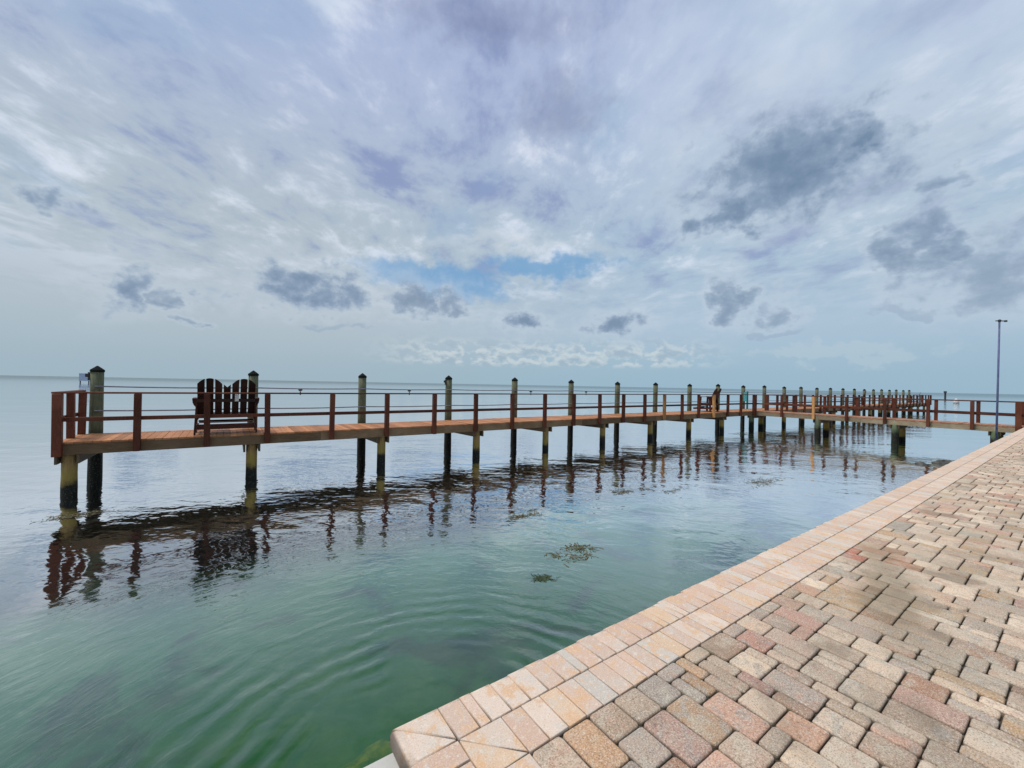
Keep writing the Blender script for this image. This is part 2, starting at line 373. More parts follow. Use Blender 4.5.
# ------------------------------------------------------------------ mesh builder
class MB:
    def __init__(s): s.v = []; s.f = []
    def add(s, vs, fs):
        o = len(s.v); s.v += [tuple(q) for q in vs]; s.f += [tuple(i + o for i in q) for q in fs]; return s
    def box(s, x0, x1, y0, y1, z0, z1, bev=0.0):
        if bev:
            return s.beam((x0, (y0 + y1) / 2, (z0 + z1) / 2), (x1, (y0 + y1) / 2, (z0 + z1) / 2), y1 - y0, z1 - z0, bev)
        vs = [(x, y, z) for z in (z0, z1) for y in (y0, y1) for x in (x0, x1)]
        return s.add(vs, [(0, 2, 3, 1), (4, 5, 7, 6), (0, 1, 5, 4), (2, 6, 7, 3), (0, 4, 6, 2), (1, 3, 7, 5)])
    def beam(s, p, q, wy, wz, bev=.006, upv=(0, 0, 1)):
        # bar from p to q: octagonal-cornered section, wy across, wz along the up vector, chamfered ends
        p, q = Vector(p), Vector(q); dv = (q - p).normalized(); upv = Vector(upv)
        sd_ = upv.cross(dv)
        if sd_.length < 1e-5: sd_ = Vector((0, 1, 0)).cross(dv)
        sd_.normalize(); u2 = dv.cross(sd_)
        def ring(c, a, b, e):
            pts = [(a, b - e), (a - e, b), (-a + e, b), (-a, b - e), (-a, -b + e), (-a + e, -b), (a - e, -b), (a, -b + e)]
            return [c + sd_ * i + u2 * j for i, j in pts]
        a, b = wy / 2, wz / 2; e = min(bev, a * .45, b * .45)
        rs = [ring(p, a - e, b - e, e * .5), ring(p + dv * e, a, b, e), ring(q - dv * e, a, b, e), ring(q, a - e, b - e, e * .5)]
        vs = [v for r_ in rs for v in r_]; fs = []
        for i in range(3):
            for j in range(8):
                fs.append((i * 8 + j, i * 8 + (j + 1) % 8, (i + 1) * 8 + (j + 1) % 8, (i + 1) * 8 + j))
        fs.append(tuple(range(7, -1, -1))); fs.append(tuple(range(24, 32)))
        return s.add(vs, fs)
    def lathe(s, c, prof, n=16, jit=0.0, tilt=(0, 0), rnd=random):
        x, y, z = c; vs = []; fs = []
        ph = [1 + rnd.uniform(-jit, jit) for _ in range(n)]
        for r_, h in prof:
            for j in range(n):
                t = 2 * math.pi * j / n
                vs.append((x + tilt[0] * h + r_ * ph[j] * math.cos(t), y + tilt[1] * h + r_ * ph[j] * math.sin(t), z + h))
        for i in range(len(prof) - 1):
            for j in range(n):
                fs.append((i * n + j, i * n + (j + 1) % n, (i + 1) * n + (j + 1) % n, (i + 1) * n + j))
        fs.append(tuple(range(n - 1, -1, -1))); k = (len(prof) - 1) * n; fs.append(tuple(range(k, k + n)))
        return s.add(vs, fs)
    def tube(s, pts, r_, n=8):
        vs = []; fs = []; pts = [Vector(p) for p in pts]
        for i, p in enumerate(pts):
            t = (pts[min(i + 1, len(pts) - 1)] - pts[max(i - 1, 0)]).normalized()
            a = t.cross(Vector((0, 0, 1)))
            if a.length < 1e-4: a = Vector((1, 0, 0))
            a.normalize(); b = t.cross(a)
            for j in range(n):
                g = 2 * math.pi * j / n; vs.append(p + a * (r_ * math.cos(g)) + b * (r_ * math.sin(g)))
        for i in range(len(pts) - 1):
            for j in range(n):
                fs.append((i * n + j, i * n + (j + 1) % n, (i + 1) * n + (j + 1) % n, (i + 1) * n + j))
        fs.append(tuple(range(n - 1, -1, -1))); k = (len(pts) - 1) * n; fs.append(tuple(range(k, k + n)))
        return s.add(vs, fs)
    def prism(s, pts, ax0, ax1, axis='y'):
        # polygon in the x-z plane, extruded along y (or in y-z extruded along x)
        n = len(pts); vs = []
        for t in (ax0, ax1):
            for a, b in pts: vs.append((a, t, b) if axis == 'y' else (t, a, b))
        fs = [(j, (j + 1) % n, n + (j + 1) % n, n + j) for j in range(n)]
        fs.append(tuple(range(n - 1, -1, -1))); fs.append(tuple(range(n, 2 * n)))
        return s.add(vs, fs)
    def build(s, name, material, parent=None, loc=(0, 0, 0), smooth=False, recalc=True):
        me = bpy.data.meshes.new(name); me.from_pydata([Vector(v) - Vector(loc) for v in s.v], [], s.f); me.update()
        import bmesh
        bm = bmesh.new(); bm.from_mesh(me)
        if recalc: bmesh.ops.recalc_face_normals(bm, faces=bm.faces)
        bm.to_mesh(me); bm.free()
        if smooth:
            me.polygons.foreach_set('use_smooth', [len(p.vertices) == 4 for p in me.polygons])
        me.materials.append(material)
        o = bpy.data.objects.new(name, me); COL.objects.link(o)
        if parent: o.parent = parent
        else: o.location = loc
        return o
def tag(o, label=None, cat=None, group=None, kind=None):
    for k_, v_ in (('label', label), ('category', cat), ('group', group), ('kind', kind)):
        if v_: o[k_] = v_
    return o
def empty(name, loc, label, cat, group=None):
    o = bpy.data.objects.new(name, None); COL.objects.link(o); o.location = loc; o.empty_display_size = .2
    return tag(o, label, cat, group)
def link_copy(src, parent=None, loc=None):
    c = src.copy(); COL.objects.link(c)
    if parent is not None: c.parent = parent
    if loc is not None: c.location = loc
    return c
ORD = ['first', 'second', 'third', 'fourth', 'fifth', 'sixth', 'seventh', 'eighth', 'ninth', 'tenth', 'eleventh', 'twelfth',
       'thirteenth', 'fourteenth', 'fifteenth', 'sixteenth', 'seventeenth', 'eighteenth', 'nineteenth', 'twentieth',
       'twenty-first', 'twenty-second', 'twenty-third', 'twenty-fourth', 'twenty-fifth', 'twenty-sixth', 'twenty-seventh', 'twenty-eighth', 'twenty-ninth', 'thirtieth']

# ------------------------------------------------------------------ sea and seabed
BIG = 30000
sea = MB()
sea.add([(-BIG, -BIG, WZ), (BIG, -BIG, WZ), (BIG, BIG, WZ), (-BIG, BIG, WZ)], [(0, 1, 2, 3)])
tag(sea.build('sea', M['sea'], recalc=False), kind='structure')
bed = MB(); bed.add([(-BIG, -BIG, -2.1), (BIG, -BIG, -2.1), (BIG, BIG, -2.1), (-BIG, BIG, -2.1)], [(0, 1, 2, 3)])
tag(bed.build('seabed', M['seabed'], recalc=False), kind='structure')

# ------------------------------------------------------------------ seawall and paving
UC, VC = .56, 1.62          # outer corner of the paved terrace
UEND = 46.0
def cap_offset(poly, ins):
    # move every edge of a CCW convex polygon inwards by its own distance
    n = len(poly); out_ = []
    L = []
    for i in range(n):
        (x0, y0), (x1, y1) = poly[i], poly[(i + 1) % n]
        ex, ey = x1 - x0, y1 - y0; l = math.hypot(ex, ey); nx, ny = -ey / l, ex / l
        L.append((x0 + nx * ins[i], y0 + ny * ins[i], ex / l, ey / l))
    for i in range(n):
        x0, y0, ax, ay = L[i - 1]; x1, y1, bx, by = L[i]
        den_ = ax * by - ay * bx
        if abs(den_) < 1e-6: out_.append((x1, y1)); continue
        t = ((x1 - x0) * by - (y1 - y0) * bx) / den_
        out_.append((x0 + ax * t, y0 + ay * t))
    return out_
class Slabs:
    def __init__(s): s.v = []; s.f = []; s.c = []
    def slab(s, poly, rad, top, bottom, tint, rings=3, tilt=(0, 0)):
        n = len(poly); o = len(s.v); cx = sum(p[0] for p in poly) / n; cy = sum(p[1] for p in poly) / n
        rr = rad if isinstance(rad, (list, tuple)) else [rad] * n
        zr = max(rr)
        lev = [([0] * n, bottom)]
        for i in range(rings + 1):
            t = (math.pi / 2) * i / rings
            lev.append(([q * (1 - math.cos(t)) for q in rr], top - zr * (1 - math.sin(t))))
        for ins, z in lev:
            for (x, y) in cap_offset(poly, ins):
                s.v.append((x, y, z + (tilt[0] * (x - cx) + tilt[1] * (y - cy) if z > bottom else 0)))
        k = len(lev)
        for i in range(k - 1):
            for j in range(n):
                s.f.append((o + i * n + j, o + i * n + (j + 1) % n, o + (i + 1) * n + (j + 1) % n, o + (i + 1) * n + j)); s.c.append(tint)
        s.f.append(tuple(range(o + (k - 1) * n, o + k * n))); s.c.append(tint)
    def build(s, name, material, parent=None, flat_top=False):
        me = bpy.data.meshes.new(name); me.from_pydata(s.v, [], s.f); me.update()
        a = me.color_attributes.new('tint', 'FLOAT_COLOR', 'CORNER')
        data = []
        for p, c in zip(me.polygons, s.c):
            data += list((*c, 1.0)) * len(p.vertices)
        a.data.foreach_set('color', data)
        me.polygons.foreach_set('use_smooth', [not (flat_top and len(p.vertices) != 4 or flat_top and p.normal.z > .999) for p in me.polygons])
        me.materials.append(material)
        o = bpy.data.objects.new(name, me); COL.objects.link(o)
        if parent: o.parent = parent
        return o
rp = random.Random(11)
PAL = [((.34, .285, .215), 5), ((.42, .36, .28), 5), ((.35, .21, .165), 2.6), ((.40, .28, .22), 3.4), ((.30, .27, .23), 4), ((.27, .175, .12), 2.0), ((.48, .43, .34), 3.5), ((.35, .25, .155), 2.2)]
PALF = [((.38, .32, .24), 5), ((.47, .41, .32), 6), ((.37, .24, .19), 1.1), ((.41, .28, .20), 2), ((.34, .31, .25), 3), ((.28, .20, .14), 1.2), ((.53, .48, .38), 6), ((.38, .29, .18), 1.5)]
def pick(u, v):
    pal = PALF if rp.random() < min(1, max(0, (u - 1.2 - v * .3) / 2.2)) else PAL
    tot = sum(q for _, q in pal); x = rp.uniform(0, tot)
    for c, q in pal:
        x -= q
        if x <= 0: break
    j = rp.uniform(.84, 1.14); jj = rp.uniform(-.02, .02)
    return (c[0] * j * 1.12 + jj, c[1] * j * .97, c[2] * j * .90 - jj * .5)
pav = Slabs()
UN = .0775
V0, V1, U0 = -5.0, 1.215, UC + .405
nu, nv = int((UEND - U0) / UN), int((V1 - V0) / UN)
occ = [bytearray(nv) for _ in range(nu)]
SIZES = [((2, 2), 8), ((2, 3), 4), ((1, 2), 1.8), ((1, 3), .5), ((2, 1), .8), ((3, 2), .4)]
def rect_poly(x0, x1, y0, y1, c, n):
    pts = []
    for (cx, cy, a0) in ((x1 - c, y0 + c, -90), (x1 - c, y1 - c, 0), (x0 + c, y1 - c, 90), (x0 + c, y0 + c, 180)):
        for i in range(n + 1):
            a = R(a0 + 90 * i / n); jx = rp.uniform(-.0015, .0015)
            pts.append((cx + c * math.cos(a) + jx, cy + c * math.sin(a) + jx * .7))
    return pts
for j in range(nv - 1, -1, -1):
    for i in range(nu):
        if occ[i][j]: continue
        u, v = U0 + i * UN, V1 - (nv - 1 - j) * UN
        opts = []
        for (a, b), wgt in SIZES:
            if j == nv - 1 and (a, b) in ((2, 1),): wgt = 6
            if i + a > nu or j - b + 1 < 0: continue
            if all(not occ[i + p][j - q] for p in range(a) for q in range(b)): opts.append(((a, b), wgt))
        if not opts: opts = [((1, 1), 1)]
        x = rp.uniform(0, sum(q for _, q in opts))
        for (a, b), q in opts:
            x -= q
            if x <= 0: break
        for p in range(a):
            for q in range(b): occ[i + p][j - q] = 1
        g = .0021
        x0, x1 = u + g + rp.uniform(0, .002), u + a * UN - g - rp.uniform(0, .002)
        y1, y0 = v - g - rp.uniform(0, .002), v - b * UN + g + rp.uniform(0, .002)
        near = u < 9 and v > -1.5
        tint = pick(u, v); cu_, cv_ = u + a * UN / 2, v - b * UN / 2
        if math.hypot(cu_ - 4.42, cv_ - 1.13) < .12: tint = (.40, .135, .08)
        elif math.hypot(cu_ - 4.5, cv_ - .90) < .11 or math.hypot(cu_ - 4.62, cv_ - 1.0) < .08: tint = (.40, .20, .11)
        poly = rect_poly(x0, x1, y0, y1, rp.uniform(.0135, .019) if near else .014, 3 if near else 1)
        top = rp.uniform(-.003, .002)
        pav.slab(poly, rp.uniform(.008, .0115), top, -.05, tint, 3 if near else 1, (rp.uniform(-.016, .016), rp.uniform(-.016, .016)))
pv = pav.build('pavement', M['paver']); tag(pv, kind='structure')
base = MB(); base.box(UC + .02, UEND, -40, V1 + .38, -.5, -.021)
tag(base.build('ground', M['sand']), kind='structure')

wall = empty('seawall', (20, 1.4, -1.2), 'pale concrete seawall topped by two rows of pinkish coping bricks beside the green water', 'seawall')
wb = MB(); wb.box(-6, UEND, .9, 1.60, -3.0, -.074, .02); wb.box(-6, UC + .015, -40, .895, -3.0, -.078)
o = wb.build('concrete_wall', M['concrete']); o.parent = wall; o.matrix_parent_inverse = wall.matrix_basis.inverted()
wall.matrix_basis
cop = Slabs()
CP = [((.50, .37, .29), 6), ((.49, .34, .255), 4), ((.53, .425, .345), 5), ((.46, .41, .355), 2.2), ((.52, .37, .25), 2)]
def cpick():
    x = rp.uniform(0, sum(q for _, q in CP))
    for c, q in CP:
        x -= q
        if x <= 0: break
    j = rp.uniform(.92, 1.08); return tuple(k_ * j for k_ in c)
def coping(poly, outer=()):
    # edges whose index is in outer get the bullnose
    rb = rp.uniform(.027, .035)
    cop.slab(poly, [rb if i in outer else .0035 for i in range(len(poly))], rp.uniform(-.0012, .0012), -.072, cpick(), 5 if outer else 3)
def crect(x0, x1, y0, y1, outer=()):
    coping([(x0, y0), (x1, y0), (x1, y1), (x0, y1)], outer)
g = .0024
A1, A2 = .205, .405
# row along the water
u = UC + A1
first = True
while u < UEND:
    wd = rp.choice([.103, .103, .103, .103, .055]) if u < 4 else .103
    dv = rp.uniform(-.006, .005)
    crect(u + g, u + wd - g, VC - A1 + g, VC + dv, (2,)); u += wd
u = UC + A2
while u < UEND:
    wd = rp.choice([.103, .103, .103, .06]) if u < 3 else .103
    crect(u + g, u + wd - g, VC - A2 + g, VC - A1 - g); u += wd
# rows along the end of the terrace
v = VC - A1
while v > -5:
    crect(UC, UC + A1 - g, v - .103 + g, v - g, (3,)); v -= .103
v = VC - A2
while v > -5:
    crect(UC + A1 + g, UC + A2 - g, v - .103 + g, v - g); v -= .103
# mitred corner bricks
e = .0016
coping([(UC, VC - .006), (UC, VC - A1 + g), (UC + A1 - g, VC - A1 + g)], (0,))
coping([(UC + .006, VC), (UC + A1 - g, VC - A1 + g + .004), (UC + A1 - g, VC)], (2,))
coping([(UC + A1 + g, VC - A1 - g - .004), (UC + A1 + g, VC - A2 + g), (UC + A2 - g - .004, VC - A2 + g)])
coping([(UC + A1 + g + .004, VC - A1 - g), (UC + A2 - g, VC - A2 + g + .004), (UC + A2 - g, VC - A1 - g)])
o = cop.build('coping', M['coping'], flat_top=True); o.parent = wall; o.matrix_parent_inverse = wall.matrix_basis.inverted()

# ------------------------------------------------------------------ pier and boardwalk decks
PV0, PV1 = 12.5, 14.1       # pier between these v
WU0, WU1 = 27.9, 29.45      # boardwalk between these u
PU0, PU1 = -2.98, 78.2
def sub(mb, name, material, par, **kw):
    o_ = mb.build(name, material, **kw); o_.parent = par; o_.matrix_parent_inverse = Matrix.Translation(par.location).inverted(); return o_
pier = empty('pier', (10, 13.3, WZ), 'long straight wooden pier with orange brown plank deck standing over the water', 'pier')
rd = random.Random(3)
dk = MB(); u = PU0
while u < PU1:
    dk.box(u, u + .138, PV0 - .03 + rd.uniform(-.006, .006), PV1 + .03, -.040 + rd.uniform(-.002, .002), rd.uniform(-.003, .003)); u += .145
sub(dk, 'deck', M['deck_wood'], pier)
def fascia(par, u0, u1, v0, v1, seg=4.9):
    L_ = math.hypot(u1 - u0, v1 - v0); n = max(1, round(L_ / seg)); mb = MB()
    for i in range(n):
        a, b = i / n, (i + 1) / n - .004 / L_
        z = -.16 + rd.uniform(-.004, .004)
        mb.beam((u0 + (u1 - u0) * a, v0 + (v1 - v0) * a, z), (u0 + (u1 - u0) * b, v0 + (v1 - v0) * b, z), .045, .235, .004)
    return sub(mb, 'fascia_board', M['fascia_wood'], par)
fascia(pier, PU0, WU0 - .01, PV0 + .0, PV0 + .0)
fascia(pier, WU1 + .01, PU1, PV0 + .0, PV0 + .0)
fascia(pier, PU0, PU1, PV1, PV1)
fascia(pier, PU0 + .03, PU0 + .03, PV0 + .03, PV1 - .03)
for vv in (13.0, 13.6):
    st = MB(); st.beam((PU0 + .06, vv, -.16), (PU1, vv, -.16), .05, .23, .004); sub(st, 'stringer', M['beam_wood'], pier)

walk = empty('boardwalk', (28.7, 7, WZ), 'short wooden boardwalk joining the brick seawall to the long pier', 'boardwalk')
dk = MB(); v = 1.64
while v < PV0 - .18:
    dk.box(WU0 - .03 + rd.uniform(-.006, .006), WU1 + .03, v, v + .138, -.040 + rd.uniform(-.002, .002), rd.uniform(-.003, .003)); v += .145
dk_m = wood('deck_wood_along', (.38, .18, .10), (.26, .115, .065), (.34, .20, .13), (.7, 5, 5), .6, .28)
sub(dk, 'deck', dk_m, walk)
fm = M['fascia_wood']; M['fascia_wood'] = wood('fascia_weathered', (.26, .20, .13), (.17, .13, .085), (.30, .24, .17), (4, .6, 6), .75)
fascia(walk, WU0, WU0, 1.64, PV0 - .03); fascia(walk, WU1, WU1, 1.64, PV0 - .03)
M['fascia_wood'] = fm

FAR = [-2.70, .59, 3.76, 6.99, 10.12, 13.44, 16.73, 19.96, 23.45, 26.75, 30.15, 33.52, 36.94, 40.35, 43.8, 47.2, 50.6, 54.0, 57.3, 60.5, 63.7, 67.0, 70.2, 73.4, 76.6]
NEAR = [-2.79, .53, 3.94, 7.35, 10.58, 13.94, 17.4, 20.8, 24.3]
NEARR = [32.9, 36.2, 39.5, 42.8, 46.1, 49.4, 52.7, 56.0, 59.3, 62.6, 65.9, 69.2, 72.5, 75.8]
PN = PV0 + .17              # near row of supports
PF = 14.26                  # far row of tall pilings
for u in NEAR + NEARR:
    for s_ in (-1, 1):
        uf = min(FAR, key=lambda q: abs(q - u))
        cb = MB(); du = s_ * .165
        cb.beam((u + du, PV0 - .02, -.375), (u + du + (uf - u) * .3, PV1 + .02, -.375), .045, .185, .004)
        sub(cb, 'cap_beam', M['beam_wood'], pier)
WP = [12.68, 9.05, 5.72, 2.42]
for vv in WP:
    for s_ in (-1, 1):
        cb = MB(); cb.beam((WU0 - .03, vv + s_ * .165, -.375), (WU1 + .03, vv + s_ * .165, -.375), .045, .185, .004)
        sub(cb, 'cap_beam', M['beam_wood'], walk)

# ------------------------------------------------------------------ pilings
def prof(r0, r1, h0, h1, rnd):
    n = 9; return [((r0 + (r1 - r0) * i / (n - 1)) * rnd.uniform(.975, 1.025), h0 + (h1 - h0) * i / (n - 1)) for i in range(n)]
tp = random.Random(21)
for i, u in enumerate(FAR):
    h = 1.58 + tp.uniform(-.035, .035)
    side = 'the pier\'s left end'
    e_ = empty('mooring_piling', (u, PF, WZ), 'tall green grey round piling with black pointed cap, %s along from %s' % (ORD[i], side), 'piling', 'tall pilings along the far side of the pier')
    tl = (tp.uniform(-.006, .006), tp.uniform(-.006, .006))
    mb = MB(); mb.lathe((0, 0, -1.3), prof(.142, .125, 0, h + 1.2 + 1.3, tp), 16, .03, tl, tp)
    mb.build('shaft', M['tall_pile'], e_, smooth=True)
    hz = h + 1.2
    mb = MB(); mb.lathe((tl[0] * (hz + 1.3), tl[1] * (hz + 1.3), hz - .03), [(.137, 0), (.139, .045), (.125, .062), (.012, .155)], 16)
    mb.build('cap', M['cap'], e_)
    if i in (0, 3):
        mb = MB(); mb.box(-.205, -.12, -.03, .03, hz - .16, hz - .07, .012); mb.box(-.155, -.11, -.02, .02, hz - .24, hz - .04)
        mb.build('bracket', M['dark_metal'], e_)
def support(u, v, label, group, material, top, r0=.135, k=None):
    mb = MB(); rr = random.Random(int(u * 100 + v * 7))
    mb.lathe((u, v, -2.6), prof(r0, r0 * .9, 0, top + 2.6, rr), 16, .04, (0, 0), rr)
    return tag(mb.build('support_piling', material, loc=(u, v, WZ), smooth=True), label, 'piling', group)
SG = 'short support pilings under the near edge of the pier'
for i, u in enumerate(NEAR):
    support(u, PN, 'short algae stained round piling under the pier\'s near edge, %s from its left end' % ORD[i], SG, M['short_pile'], -.05)
for i, u in enumerate(NEARR):
    support(u, PN, 'dark support piling under the pier beyond the boardwalk, %s past the junction' % ORD[i], SG, M['short_pile'], -.05)
for i, vv in enumerate(WP):
    tx = ['at the corner with the pier', 'below the pale new rail post', 'second from the seawall', 'nearest the seawall'][i]
    for uu, rn in ((WU0 + .12, 'near'), (WU1 - .12, 'far')):
        support(uu, vv, 'mossy grey piling under the boardwalk\'s %s edge, %s' % (rn, tx), 'support pilings under the boardwalk', M['grey_pile'] if rn == 'near' else M['short_pile'], -.05, .16)

# ------------------------------------------------------------------ railings
PW = .125
def post(par, u, v, new=False, z0=-.26, z1=1.035, wdt=PW, bolts=None):
    lx, ly = rd.uniform(-.010, .010), rd.uniform(-.004, .004)
    mb = MB(); mb.beam((u - lx * .3, v - ly * .3, z0 + rd.uniform(-.015, .015)), (u + lx, v + ly, z1), wdt, wdt, .008, (0, 1, 0))
    o_ = sub(mb, 'post', M['new_wood'] if new else M['rail_wood'], par)
    if new: o_['label'] = 'newer pale tan wooden post'
    if bolts:
        for z in (-.09, -.20):
            bb = MB(); bb.lathe((0, 0, 0), [(.013, 0), (.013, .006), (.006, .010)], 8)
            for q in range(-24, 0):
                x_, y_, z_ = bb.v[q]; bb.v[q] = (u + x_, v - wdt / 2 - z_, z + y_)
            b_ = bb.build('bolt', M['bolt'], o_); b_.matrix_parent_inverse = Matrix.Translation(par.location).inverted()
    return o_
def rails(par, p, q, inward):
    # flat top cap and a mid rail fixed inside the posts
    iu, iv = inward
    (u0, v0), (u1, v1) = p, q
    L_ = math.hypot(u1 - u0, v1 - v0); n = max(1, round(L_ / 4.7))
    tr_, mr = MB(), MB()
    for i in range(n):
        a, b = i / n, (i + 1) / n - .003 / L_
        f = lambda t, z, o_: (u0 + (u1 - u0) * t + iu * o_, v0 + (v1 - v0) * t + iv * o_, z)
        tr_.beam(f(a, 1.056, .02), f(b, 1.056, .02), .14, .038, .006)
        mr.beam(f(a, .482, PW / 2 + .021), f(b, .482, PW / 2 + .021), .038, .09, .005)
    sub(tr_, 'top_rail', M['rail_wood'], par); sub(mr, 'mid_rail', M['rail_wood'], par)
PVP = PV0 - .09             # post line
r1 = empty('railing', (12, PVP, -.26), 'red brown post and rail fence along the pier\'s near edge, left of the boardwalk', 'railing', 'railings of the pier and boardwalk')
us = [-1.68, -.41, .86] + [2.44 + 1.573 * i for i in range(16)]
for i, u in enumerate(us):
    post(r1, u, PVP, i in (13, 16), bolts=i < 9)
post(r1, PU0 + .06, PVP, wdt=.145, z0=-.28, bolts=True)
rails(r1, (PU0 - .03, PVP), (WU0 + .0, PVP), (0, 1))
# return across the left end
r2 = empty('railing', (PU0, 13.3, -.26), 'short rail of two posts closing the pier\'s left end', 'railing', 'railings of the pier and boardwalk')
post(r2, PU0 + .07, 13.26); post(r2, PU0 + .07, 14.09)
rails(r2, (PU0 + .07, PVP + .11), (PU0 + .07, 14.16), (-1, 0))
r3 = empty('railing', (WU0 - .09, 7, -.26), 'red brown railing on the boardwalk\'s near side, with one pale new post', 'railing', 'railings of the pier and boardwalk')
wv = [10.84, 9.2, 7.66, 6.08, 4.5, 3.08]
for i, vv in enumerate(wv): post(r3, WU0 - .09, vv, i == 1)
post(r3, WU0 - .09, 1.76, wdt=.17); post(r3, WU0 - .09, PVP, wdt=.2)
rails(r3, (WU0 - .09, 1.62), (WU0 - .09, PVP + .08), (1, 0))
r4 = empty('railing', (WU1 + .09, 7, -.26), 'red brown railing on the boardwalk\'s far side, seen through the near one', 'railing', 'railings of the pier and boardwalk')
for vv in wv: post(r4, WU1 + .09, vv)
post(r4, WU1 + .09, 1.76, wdt=.17); post(r4, WU1 + .09, PVP, wdt=.2)
rails(r4, (WU1 + .09, 1.62), (WU1 + .09, PVP + .08), (-1, 0))
r5 = empty('railing', (53, PVP, -.26), 'red brown post and rail fence on the far pier stretch behind the boardwalk', 'railing', 'railings of the pier and boardwalk')
u = WU1 + .09 + 1.573
while u < PU1: post(r5, u, PVP); u += 1.573
rails(r5, (WU1 + .2, PVP), (PU1, PVP), (0, 1))
r6 = empty('railing', (PU1, 13.3, -.26), 'rail closing the distant right end of the pier', 'railing', 'railings of the pier and boardwalk')
post(r6, PU1 - .06, PVP + .02, wdt=.18); post(r6, PU1 - .06, 13.3); post(r6, PU1 - .06, 14.1)
rails(r6, (PU1 - .06, PVP + .12), (PU1 - .06, 14.15), (-1, 0))
# thin lines along the far pilings
for z, lb in ((1.17, 'thin grey rope strung along the tall pilings, upper of the two'), (.565, 'thin grey rope strung along the tall pilings, lower of the two')):
    pts = []
    for i in range(len(FAR) - 1):
        for t in (0, .25, .5, .75):
            pts.append((FAR[i] + (FAR[i + 1] - FAR[i]) * t, PF - .15, z - .02 * math.sin(math.pi * t)))
    pts.append((FAR[-1], PF - .15, z)); 
    tag(MB().tube(pts, .019, 6).build('rope', M['rope'], loc=(37, PF - .15, z)), lb, 'rope', 'ropes along the far side of the pier')
for u, lb in ((1.84, 'between second and third pilings'), (5.36, 'between third and fourth pilings'), (10.9, 'right of the fifth piling'), (14.3, 'right of the sixth piling')):
    e_ = empty('hanging_bracket', (u, PF - .15, 1.15), 'small dark bracket hanging from the upper rope, ' + lb, 'bracket', 'brackets hanging from the rope')
    mb = MB(); mb.lathe((0, 0, -.07), [(.025, 0), (.065, .03), (.065, .045), (.025, .06)], 10); mb.build('hood', M['dark_metal'], e_)
    mb = MB(); mb.lathe((0, 0, -.19), [(.018, 0), (.018, .11)], 8); mb.build('stem', M['dark_metal'], e_)

# ------------------------------------------------------------------ tall double chairs
def chair_parts(root, plaque):
    D, Rd = M['chair_wood'], M['chair_red']
    # back: seven slats, y = -0.22 at the seat to -0.50 at the top (leans towards the land)
    slw, gap = .147, .030
    lean = lambda z: .02 - (z - .50) * .42
    mb = MB(); tops = [(1.30, 1.38), (1.41, 1.41), (1.38, 1.30), (1.25, 1.25), (1.30, 1.38), (1.41, 1.41), (1.38, 1.30)]
    for i, (a, b) in enumerate(tops):
        x0 = -.6045 + i * (slw + gap); x1 = x0 + slw; n = 6; pts = []
        for t in range(n + 1):
            f = t / n; x = x0 + slw * f
            if i == 3: z = 1.20 + .07 * abs(2 * f - 1)
            else:
                c = (i % 4) if i < 3 else i - 4
                s_ = (c + f - 1.5) / 1.5; z = 1.42 - .14 * s_ * s_
            pts.append((x, z))
        ring = [(x0, .44)] + pts + [(x1, .44)]
        ring = [ring[0]] + pts + [ring[-1]]
        vs = []; m_ = len(ring)
        for th in (-.011, .011):
            for x, z in ring: vs.append((x, lean(z) + th, z))
        fs = [(j, (j + 1) % m_, m_ + (j + 1) % m_, m_ + j) for j in range(m_)] + [tuple(range(m_ - 1, -1, -1)), tuple(range(m_, 2 * m_))]
        mb.add(vs, fs)
    for z in (.86, .47):
        mb.beam((-.61, lean(z) - .032, z), (.61, lean(z) - .032, z), .04, .085, .004)
    mb.build('backrest', D, root)
    mb = MB()
    for i in range(6): mb.beam((-.60, .08 + i * .088, .475 - i * -.006), (.60, .08 + i * .088, .475 + i * .006), .08, .024, .004)
    mb.beam((-.58, .575, .43), (.58, .575, .43), .024, .11, .004)
    mb.build('seat', D, root)
    for s_ in (-1, 1):
        mb = MB(); mb.prism([(.635 * s_ - .07, -.16), (.635 * s_ + .07, -.16), (.635 * s_ + .085, .45), (.635 * s_ + .04, .56), (.635 * s_ - .04, .56), (.635 * s_ - .08, .45)], 0, 1)
        mb.v = [(x, z, .885 + y * .028) for (x, y, z) in mb.v]
        mb.build('armrest', Rd, root)
        for yy in (-.06, .46):
            mb = MB(); xx = .625 * s_
            mb.prism([(xx + .012 * s_, .884), (xx + .085 * s_, .884), (xx + .075 * s_, .80), (xx + .05 * s_, .74), (xx + .012 * s_, .69)], yy - .015, yy + .015)
            mb.build('arm_bracket', Rd, root)
        for yy in (-.06, .46):
            mb = MB(); mb.beam((.62 * s_ + .03 * s_, yy - (.05 if yy < 0 else -.05), 0), (.615 * s_, yy, .884), .035, .12, .005, (0, 1, 0))
            mb.build('leg', Rd, root)
        mb = MB(); mb.beam((.60 * s_, -.02, .43), (.60 * s_, .58, .45), .035, .12, .005); mb.build('side_rail', Rd, root)
        mb = MB(); mb.beam((.625 * s_, -.08, .21), (.625 * s_, .88, .17), .035, .085, .005); mb.build('runner', Rd, root)
    mb = MB(); mb.beam((-.60, -.075, .19), (.60, -.075, .19), .035, .13, .005); mb.build('stretcher', Rd, root)
    mb = MB(); mb.beam((-.60, .44, .30), (.60, .44, .30), .035, .05, .005); mb.build('cross_bar', D, root)
    mb = MB()
    for i in range(3): mb.beam((-.60, .70 + i * .085, .235), (.60, .70 + i * .085, .235), .075, .022, .004)
    mb.build('footrest', Rd, root)
    if plaque:
        zz = .93
        mb = MB(); mb.prism([(.165, .83), (.245, .83), (.255, .98), (.225, 1.03), (.165, 1.03)], -.008, .008)
        mb.v = [(x, lean(z) - .055 + y, z) for (x, y, z) in mb.v]
        mb.build('plaque', M['white'], root)
